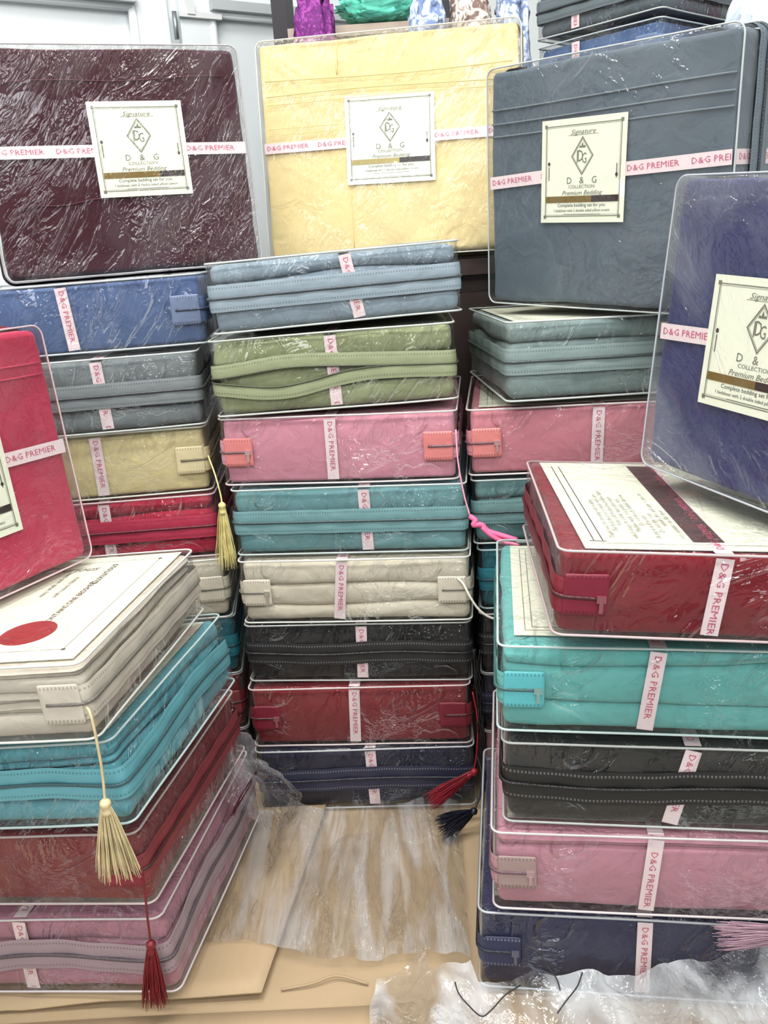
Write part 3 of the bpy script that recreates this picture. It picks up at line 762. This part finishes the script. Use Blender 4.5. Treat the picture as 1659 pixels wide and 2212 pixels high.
for pts, lb in (([(.047, .828, .034), (.050, .815, .030), (.060, .80, .027), (.073, .785, .026), (.085, .79, .028), (.105, .806, .033), (.124, .815, .036)], 'black thread bent in a V on the crumpled plastic'),
    ([(.150, .838, .062), (.153, .832, .058), (.158, .825, .052), (.166, .812, .046), (.168, .80, .040)], 'black thread hanging down from the navy pack onto the plastic'),
    ([(.197, .812, .052), (.188, .800, .044), (.172, .788, .036), (.160, .778, .030)], 'short black thread at the bottom edge of the crumpled plastic')):
    o = strand('thread', pts, .0009, (22, 22, 26)); tag(o, lb, 'thread', 'loose black threads')

# ================================================================== THE STACKS
GC, GL, GR, GF, GG, GS, GH = ('packs in the centre stack', 'packs in the back left stack', 'packs in the back right stack', 'packs in the front right stack',
  'packs in the front left stack', 'packs standing on top of the stacks', 'packs stacked far behind on the cabinet')
# centre
c1 = make_pack('C1', 'dark navy zipped pack at the very bottom of the centre stack', 'ink', (1, 1), 'front', (.011, .013), group=GC, wave=(.002, 2, 1), zhalf=.021)
c2 = make_pack('C2', 'dark red pack second from the bottom of the centre stack', 'wine', (1,), 'back', (-.006, -.010), group=GC, tabcol=(112, 22, 42))
c3 = make_pack('C3', 'black zipped pack in the centre stack between beige and dark red', 'black', (1, 1), 'front', (.008, .006), group=GC, wave=(.002, 3, 0))
c4 = make_pack('C4', 'beige pack with soft folds and white cord in the centre stack', 'beige', (.24, .36, .4), 'back', (-.016, -.026), group=GC, lay_amp=.0022)
c5 = make_pack('C5', 'teal zipped pack below the pink one in the centre stack', 'teal', (.3, .3, .4), 'front', (.026, .028), group=GC)
c6 = make_pack('C6', 'pink pack with coral zipper tabs in the centre stack', 'pink', (1,), 'back', (-.009, -.009), group=GC, tabcol=(204, 120, 118))
c7 = make_pack('C7', 'olive green pack with gaping zipper second from top of the centre stack', 'green', (.3, .34, .36), 'front', (-.001, 0), group=GC, wave=(.003, 2.2, .8), gap=(-.075, .085, .015), lay_amp=.0028, film=M_film2)
c8 = make_pack('C8', 'grey blue zipped pack on top of the centre stack', 'mist', (.38, .34, .28), 'front', (.018, .032), group=GC, lay_amp=.002)
# back left
make_pack('L1', 'ink blue pack at the bottom of the back left stack, behind the front left stack', 'ink', (1, 1), 'front', (.01, .01), group=GL, detail=.6)
make_pack('L2', 'dark red pack in the back left stack, hidden behind the turquoise pack', 'wine', (1,), 'back', (.01, .01), group=GL, detail=.6)
make_pack('L3', 'peacock blue pack under the beige one in the back left stack', 'peacock', (1, 1), 'front', (.01, .01), group=GL, detail=.6)
make_pack('L4', 'beige pack under the crimson one in the back left stack', 'beige', (.25, .35, .4), 'back', (.01, .01), group=GL, detail=.8)
l5 = make_pack('L5', 'crimson pack of several folds under the yellow one, back left', 'crimson', (.25, .25, .25, .25), 'front', (.011, .011), group=GL, lay_amp=.002)
l6 = make_pack('L6', 'pale yellow pack with a gold tassel in the back left stack', 'yellow', (1,), 'back', (.015, .016), group=GL)
l7 = make_pack('L7', 'grey zipped pack between blue and pale yellow, back left', 'greyL', (.3, .3, .4), 'front', (.034, .038), group=GL, lay_amp=.002)
l8 = make_pack('L8', 'cornflower blue pack at the top of the back left stack', 'blue', (1,), 'back', (-.008, -.002), group=GL, film=M_film2)
# back right
make_pack('R1', 'dusty pink pack at the bottom of the back right stack', 'dusty', (1,), 'back', (.0, .0), group=GR, detail=.6)
make_pack('R2', 'dark indigo pack second from the bottom of the back right stack', 'ink', (1, 1), 'front', (.0, .0), group=GR, detail=.6)
make_pack('R3', 'black pack in the back right stack, mostly hidden by the tassels', 'black', (1, 1), 'front', (.0, .0), group=GR, detail=.6)
make_pack('R4', 'peacock blue pack under the sea green one, back right', 'peacock', (1, 1), 'front', (.0, .0), group=GR, detail=.8, film=M_film2)
make_pack('R5', 'sea green zipped pack under the salmon pink one, back right', 'tealR', (.34, .33, .33), 'front', (.0, .0), group=GR)
r6 = make_pack('R6', 'salmon pink pack with coral zipper tab in the back right stack', 'pinkR', (1,), 'back', (.012, .008), group=GR, tabcol=(204, 122, 118))
r7 = make_pack('R7', 'grey green zipped pack on top of the back right stack', 'sea', (.38, .34, .28), 'front', (.2-.04, .16), group=GR, lay_amp=.002)
# front right
f1 = make_pack('F1', 'indigo pack at the bottom of the front right stack', 'indigo', (1,), 'back', (-.017, -.017), group=GF, tabcol=(38, 40, 70), phase=.006)
f2 = make_pack('F2', 'dusty pink pack with grey zipper tab in the front right stack', 'dusty', (.82, .18), 'back', (-.027, -.036), group=GF, tabcol=(150, 128, 124), phase=.016)
f3 = make_pack('F3', 'charcoal pack with thick black zipper in the front right stack', 'char', (1, 1), 'front', (-.004, -.026), group=GF, wave=(.003, 2.4, .5), tape=(26, 26, 26), zhalf=.021)
f4 = make_pack('F4', 'bright turquoise pack under the open red one, front right', 'turq', (.3, .5, .2), 'back', (-.042, -.052), group=GF, tabcol=(86, 172, 178), lay_amp=.002)
f5 = make_pack('F5', 'dark red pack with printed card on top of the front right stack', 'red', (1,), 'back', (-.052, -.058), group=GF, film=M_film2, tabcol=(116, 20, 44), wave=(.004, 2, 0))
# front left
g1 = make_pack('G1', 'lilac pink pack with wavy zipper at the bottom of the front left stack', 'lilac', (.3, .36, .34), 'front', (-.008, -.016), group=GG, wave=(.005, 2.6, 1.2), tape=(150, 132, 140), lay_amp=.002, zhalf=.022)
g2 = make_pack('G2', 'dark red pack under the turquoise one in the front left stack', 'wineG', (1,), 'back', (-.14, -.14), group=GG, tabcol=(130, 36, 54))
g3 = make_pack('G3', 'blue turquoise zipped pack in the front left stack', 'turqG', (.28, .2, .16, .16, .2), 'front', (-.15, -.15), group=GG, wave=(.004, 2.4, 0), film=M_film2, lay_amp=.0022)
g4 = make_pack('G4', 'linen beige pack with red dot card topping the front left stack', 'linen', (.3, .2, .18, .14, .18), 'back', (-.15, -.15), group=GG, film=M_filmS, lay_amp=.0018)
for r, st_, key in ((f5, 'back', 'F5'), (g4, 'dot', 'G4')):
    wd, dp, h = POSE[key][7:]
    if st_ == 'back': c = insert_card(r, .39, .322, .006, .009, h-.0028, 'back'); c.rotation_euler = (0, 0, math.radians(1.8))
    else: c = insert_card(r, .336, .308, -.003, .006, h-.0028, 'dot')
for r, key in ((f4, 'F4'), (g1, 'G1'), (f1, 'F1'), (f2, 'F2'), (r6, 'R6'), (g3, 'G3'), (r7, 'R7')):
    wd, dp, h = POSE[key][7:]; insert_card(r, wd-.035, dp-.05, .0, .004, h-.0028, 'plain')
# standing packs
def pleats(x, y):
    return .0020*(1/(1+np.exp(-(y-.105)/.008)))*np.sin(x*120+9*np.sin(y*26)+5*np.sin(x*31)) + .0006*np.sin(x*60+y*45)
sb = make_pack('SB', 'standing burgundy pack with cream logo card, top left', 'burg', (1,), 'front', (.018, .014), (-.041, .098), True, M_filmB, GS)
sy = make_pack('SY', 'standing pale cream yellow pack with logo card, top centre', 'cream', (.8, .2), 'front', (.010, .011), (-.078, .08), True, M_filmB, GS, face=pleats)
sg = make_pack('SG', 'standing slate grey pack with logo card, top right', 'slate', (1,), 'front', (.010, .022), (-.096, .048), True, M_filmS, GS)
s2 = make_pack('SG2', 'standing dark brown pack right behind the slate grey one', 'brown', (1,), 'front', (.010, .012), (-.07, .07), True, M_filmS, GS)
sn = make_pack('SN', 'standing navy pack with logo card leaning at the right edge', 'navy', (1,), 'front', (-.004, .002), (-.123, .02), True, film_mat('vinyl_film_navy', 1.3, haze=.08, scale=.8, rot=(0, 0, .9), stretch=(1.6, .8, 1)), GS)
sm = make_pack('SM', 'standing magenta pack with logo card leaning at the left edge', 'magenta', (.8, .2), 'front', (.006, 0), (-.035, .105), True, M_filmS, GS)
for r, key, cx, cy, ang, kw in ((sb, 'SB', .0285, .017, .0, dict(split=.3, gold=M_gold)), (sy, 'SY', .001, .0115, -.012, dict(w_=.157, h_=.147, gold=M_goldp, split=.38)),
        (sg, 'SG', -.024, .019, -.01, dict(split=.35)), (sn, 'SN', -.053, -.004, 0, dict(split=.45)), (sm, 'SM', .035, -.016, 0, {})):
    logo_card(r, cx, cy, POSE[key][9]-.0016, ang, **kw)
def hem(parent, pts, wd_, m, name='hem_seam'):
    g = Geo(); g.tube(pts, wd_, 6); return g.build(name, m, parent, True)
sm_ = mat('seam_slate', (112, 124, 132), .7)
for y_ in (.112, .093, .076):
    hem(sg, [(x, y_+.002*math.sin(x*9), .1055) for x in np.linspace(-.19, .19, 20)], .0013, sm_)
cm_ = mat('seam_cream', (206, 182, 122), .7)
for y_ in (.118, .095):
    hem(sy, [(x, y_+.0025*math.sin(x*11+y_*90), .1055) for x in np.linspace(-.215, .215, 24)], .0009, cm_)
for y_ in (.082, .040, .030):
    hem(sy, [(x, y_+.0012*math.sin(x*13+y_*90), .1062) for x in np.linspace(-.215, -.09 if y_ < .08 else .2, 16)], .0005, cm_)
hem(sy, [(-.085+.002*math.sin(y*40), y, .1062) for y in np.linspace(.122, .176, 8)], .0012, cm_)
hem(sy, [(-.072, y, .106) for y in np.linspace(-.17, -.07, 8)], .0005, cm_)
bm_ = mat('seam_burgundy', (84, 28, 44), .7)
for (a, b) in (((-.16, .112), (.17, .118)), ((-.17, -.06), (-.03, -.052))):
    hem(sb, [(a[0]+(b[0]-a[0])*t, a[1]+(b[1]-a[1])*t+.002*math.sin(t*9), .1055) for t in np.linspace(0, 1, 14)], .001, bm_)
mm_ = mat('seam_magenta', (206, 60, 96), .7)
for y_ in (.108, .094): hem(sm, [(x, y_+.001*math.sin(x*20), .1055) for x in np.linspace(-.18, .19, 16)], .001, mm_)
# far stack on the cabinet
for k, c_, lb in (('H1', 'brown', 'brown pack at the bottom of the far stack on the cabinet'), ('H2', 'beige', 'beige pack second in the far stack on the cabinet'),
        ('H3', 'greyL', 'grey pack in the middle of the far stack on the cabinet'), ('H4', 'blueH', 'blue pack with ribbon in the far stack, upper right background'), ('H5', 'greyH', 'dark grey pack with ribbon on top of the far stack, upper right background')):
    make_pack(k, lb, c_, (1, 1) if k != 'H5' else (.3, .3, .4), 'front' if k == 'H5' else 'back', (-.045, -.045), group=GH, detail=.7)

# tassels and cords
tassel(l6, [(-.268, 1.325, .588), (-.256, 1.300, .562), (-.250, 1.292, .532), (-.249, 1.288, .516)], (-.254, 1.290, .412), (222, 208, 140), 'gold', r1=.017, n=80, cr=.0013)
tassel(g4, [(-.312, .776, .468), (-.304, .768, .462), (-.302, .766, .435), (-.303, .768, .395), (-.305, .766, .358)], (-.306, .770, .262), (206, 188, 146), 'straw', r1=.024, n=110, cr=.0016, seed=4)
tassel(g2, [(-.300, .822, .232), (-.298, .812, .20), (-.302, .818, .165), (-.305, .822, .125)], (-.315, .826, .030), (110, 14, 30), 'crimson', r1=.017, n=110, cr=.0014, seed=7)
tassel(c2, [(.119, 1.208, .21), (.124, 1.198, .17), (.121, 1.190, .12), (.114, 1.184, .082)], (.040, 1.180, .032), (134, 16, 34), 'red', r1=.018, n=90, cr=.0014, seed=9)
tassel(c1, [(.121, 1.205, .10), (.126, 1.185, .08), (.120, 1.165, .05), (.108, 1.150, .034)], (.052, 1.128, .020), (14, 15, 32), 'navy', r1=.030, n=150, cr=.0014, seed=11)
tassel(f2, [(.53, .752, .175), (.50, .755, .155), (.470, .757, .140)], (.338, .778, .124), (176, 142, 156), 'lilac', r1=.022, n=150, cr=.0016, seed=13)
# pink cord with a knot from the centre pink pack; white cord from the beige one
pk_ = (226, 96, 142)
p1 = strand('cord', [(.113, 1.246, .620), (.113, 1.232, .576), (.119, 1.222, .527), (.126, 1.216, .495)], .0013, (222, 150, 172), c6)
p2 = strand('knotted_loop', [(.126, 1.216, .495), (.133, 1.21, .49), (.130, 1.208, .484), (.142, 1.208, .483), (.15, 1.205, .474), (.168, 1.20, .468), (.19, 1.19, .462)], .0042, pk_, c6, 8)
p3 = strand('knotted_loop', [(.142, 1.206, .480), (.155, 1.20, .468), (.172, 1.195, .459), (.192, 1.185, .455)], .0034, pk_, c6, 8)
strand('cord', [(.105, 1.224, .395), (.112, 1.212, .390), (.120, 1.204, .373), (.133, 1.202, .351), (.151, 1.20, .337), (.17, 1.20, .335)], .0019, (222, 214, 200), c4)
# black tangled threads hanging in the gap beside the centre stack
rnd = random.Random(3)
TH = []
for k in range(9):
    x = .118+.006*rnd.random(); pts = []
    for i in range(9):
        t = i/8; pts.append((x+.010*rnd.random()+.004*t, 1.205-.02*rnd.random(), .285-.215*t+.006*rnd.random()))
    TH += [spline(pts, 5)]
g = Geo()
for p_ in TH: g.tube(p_, .0009, 4)
tag(g.build('thread_tangle', mat('thread_black', (14, 14, 18), .5), None, True), 'black tangled threads hanging in the gap right of the centre stack', 'thread', 'loose black threads')
TH = []
for k in range(4):
    pts = [(-.232+.006*rnd.random()+.012*i*.3, .98+.05*i+.01*rnd.random(), .17-.012*i+.012*rnd.random()) for i in range(4)]
    TH += [spline(pts, 5)]

g = Geo()
for p_ in TH: g.tube(p_, .0008, 4)
tag(g.build('thread_tangle', mat('thread_wine', (60, 14, 24), .5), None, True), 'dark red tangled threads at the back corner of the front left stack', 'thread')
# ================================================================== FAR BACKGROUND
def draped(name, label, cat, c, size, rgb, seed, folds=6, group=None, rough=.6, nx=48, ny=30, rolled=False, var=.0, m=None, depth=.012):
    """bundle of cloth: closed lumpy body with running folds"""
    ns = SN(seed, 2.2, 3); V = []; Fc = []
    for j in range(ny+1):
        v = j/ny; th = PI*(v-.5)
        for i in range(nx):
            a = 2*PI*i/nx
            ex = .55
            cx_, sx_ = math.copysign(abs(math.cos(a))**ex, math.cos(a)), math.copysign(abs(math.sin(a))**ex, math.sin(a))
            cv, sv = abs(math.cos(th))**.45, math.copysign(abs(math.sin(th))**.7, math.sin(th))
            p = np.array([cx_*cv, sx_*cv, sv])
            q = (math.sin(a*folds+3*float(ns((p[0], p[1], p[2]*.4))[0])) if not rolled else math.sin(p[2]*folds*2+4*float(ns(p)[0])))
            n_ = 1+.9*float(ns(p)[0])*.12+q*depth/min(size)
            V.append((c[0]+p[0]*size[0]*n_/2, c[1]+p[1]*size[1]*n_/2, c[2]+p[2]*size[2]/2*(1+.05*float(ns(p*1.7)[0]))))
    for j in range(ny):
        for i in range(nx):
            a, b = j*nx+i, j*nx+(i+1) % nx; Fc.append((a, b, b+nx, a+nx))
    o = mesh(name, V, Fc, m or fabric('cloth_'+'_'.join(map(str, rgb)), rgb), None, True)
    tag(o, label, cat, group); return o
def print_mat(name, a, b, scale, th=.5):
    m, nt, N, Lk, P = nodes(name); P.inputs['Roughness'].default_value = .8
    tc = N.new('ShaderNodeTexCoord'); n = N.new('ShaderNodeTexNoise'); n.inputs['Scale'].default_value = scale; n.inputs['Detail'].default_value = 3; n.inputs['Distortion'].default_value = 1.5
    Lk.new(tc.outputs['Object'], n.inputs['Vector'])
    r = N.new('ShaderNodeMapRange'); r.inputs[1].default_value = th-.05; r.inputs[2].default_value = th+.05; Lk.new(n.outputs[0], r.inputs[0])
    mx = N.new('ShaderNodeMix'); mx.data_type = 'RGBA'; mx.inputs[6].default_value = lin(a)+(1,); mx.inputs[7].default_value = lin(b)+(1,)
    Lk.new(r.outputs[0], mx.inputs[0]); Lk.new(mx.outputs[2], P.inputs['Base Color']); return m
M_blueprint = print_mat('cloth_blue_print', (112, 130, 168), (196, 206, 222), 38)
M_browprint = print_mat('cloth_brown_print', (120, 98, 92), (216, 204, 196), 45)
M_purple = print_mat('cloth_purple_velvet', (98, 24, 104), (150, 62, 150), 60, .55)
GB = 'cloth bundles behind the standing packs'
# shelf rack on the cabinet
rk = empty('shelf_rack', Matrix.Translation((.02, 2.12, .85)), 'dark rack with a pale board standing on the cabinet, top centre background', 'shelf')
Geo().box((-.165, 0, .36), (.03, .26, .72)).build('side_panel', mat('rack_black', (26, 20, 30), .6), rk)
Geo().box((.02, 0, .455), (.34, .28, .02), Matrix.Rotation(-.0, 4, 'Y')).build('board', mat('rack_board', (168, 152, 138), .6), rk)
Geo().box((.19, .02, .36), (.015, .24, .72)).build('side_panel', mat('rack_black', (26, 20, 30), .6), rk)
draped('cloth_bundle', 'purple velvet cloth hanging beside the mint roll', 'cloth', (-.072, 1.925, 1.11), (.085, .09, .50), (120, 40, 120), 2, 7, GB, m=M_purple)
draped('cloth_roll', 'mint green cloth roll on the pale shelf board', 'cloth', (.062, 2.03, 1.372), (.16, .13, .10), (110, 214, 190), 3, 5, GB, rolled=True)
draped('cloth_bundle', 'blue and white printed cloth bundle, left of the brown printed one', 'cloth', (.148, 1.90, 1.10), (.070, .10, .48), (0, 0, 0), 4, 5, GB, m=M_blueprint)
draped('cloth_bundle', 'brown and white printed cloth bundle between two blue printed ones', 'cloth', (.232, 1.90, 1.11), (.078, .10, .50), (0, 0, 0), 5, 5, GB, m=M_browprint)
draped('cloth_bundle', 'blue printed cloth bundle beside the far stack of packs', 'cloth', (.316, 1.93, 1.10), (.066, .10, .48), (0, 0, 0), 6, 6, GB, m=M_blueprint)
draped('cloth_bundle', 'pale blue white cloth draped at the top right edge', 'cloth', (.706, 1.660, 1.06), (.11, .115, .39), (206, 220, 236), 7, 5, GB)
draped('cloth_bundle', 'maroon cloth peeping out at the top right corner', 'cloth', (.885, 1.98, 1.155), (.17, .16, .58), (110, 16, 50), 8, 6, GB)
draped('cloth_bundle', 'dark plum cloth bundle behind the far stack of packs', 'cloth', (.70, 2.145, 1.155), (.22, .14, .58), (38, 26, 48), 9, 6, GB)
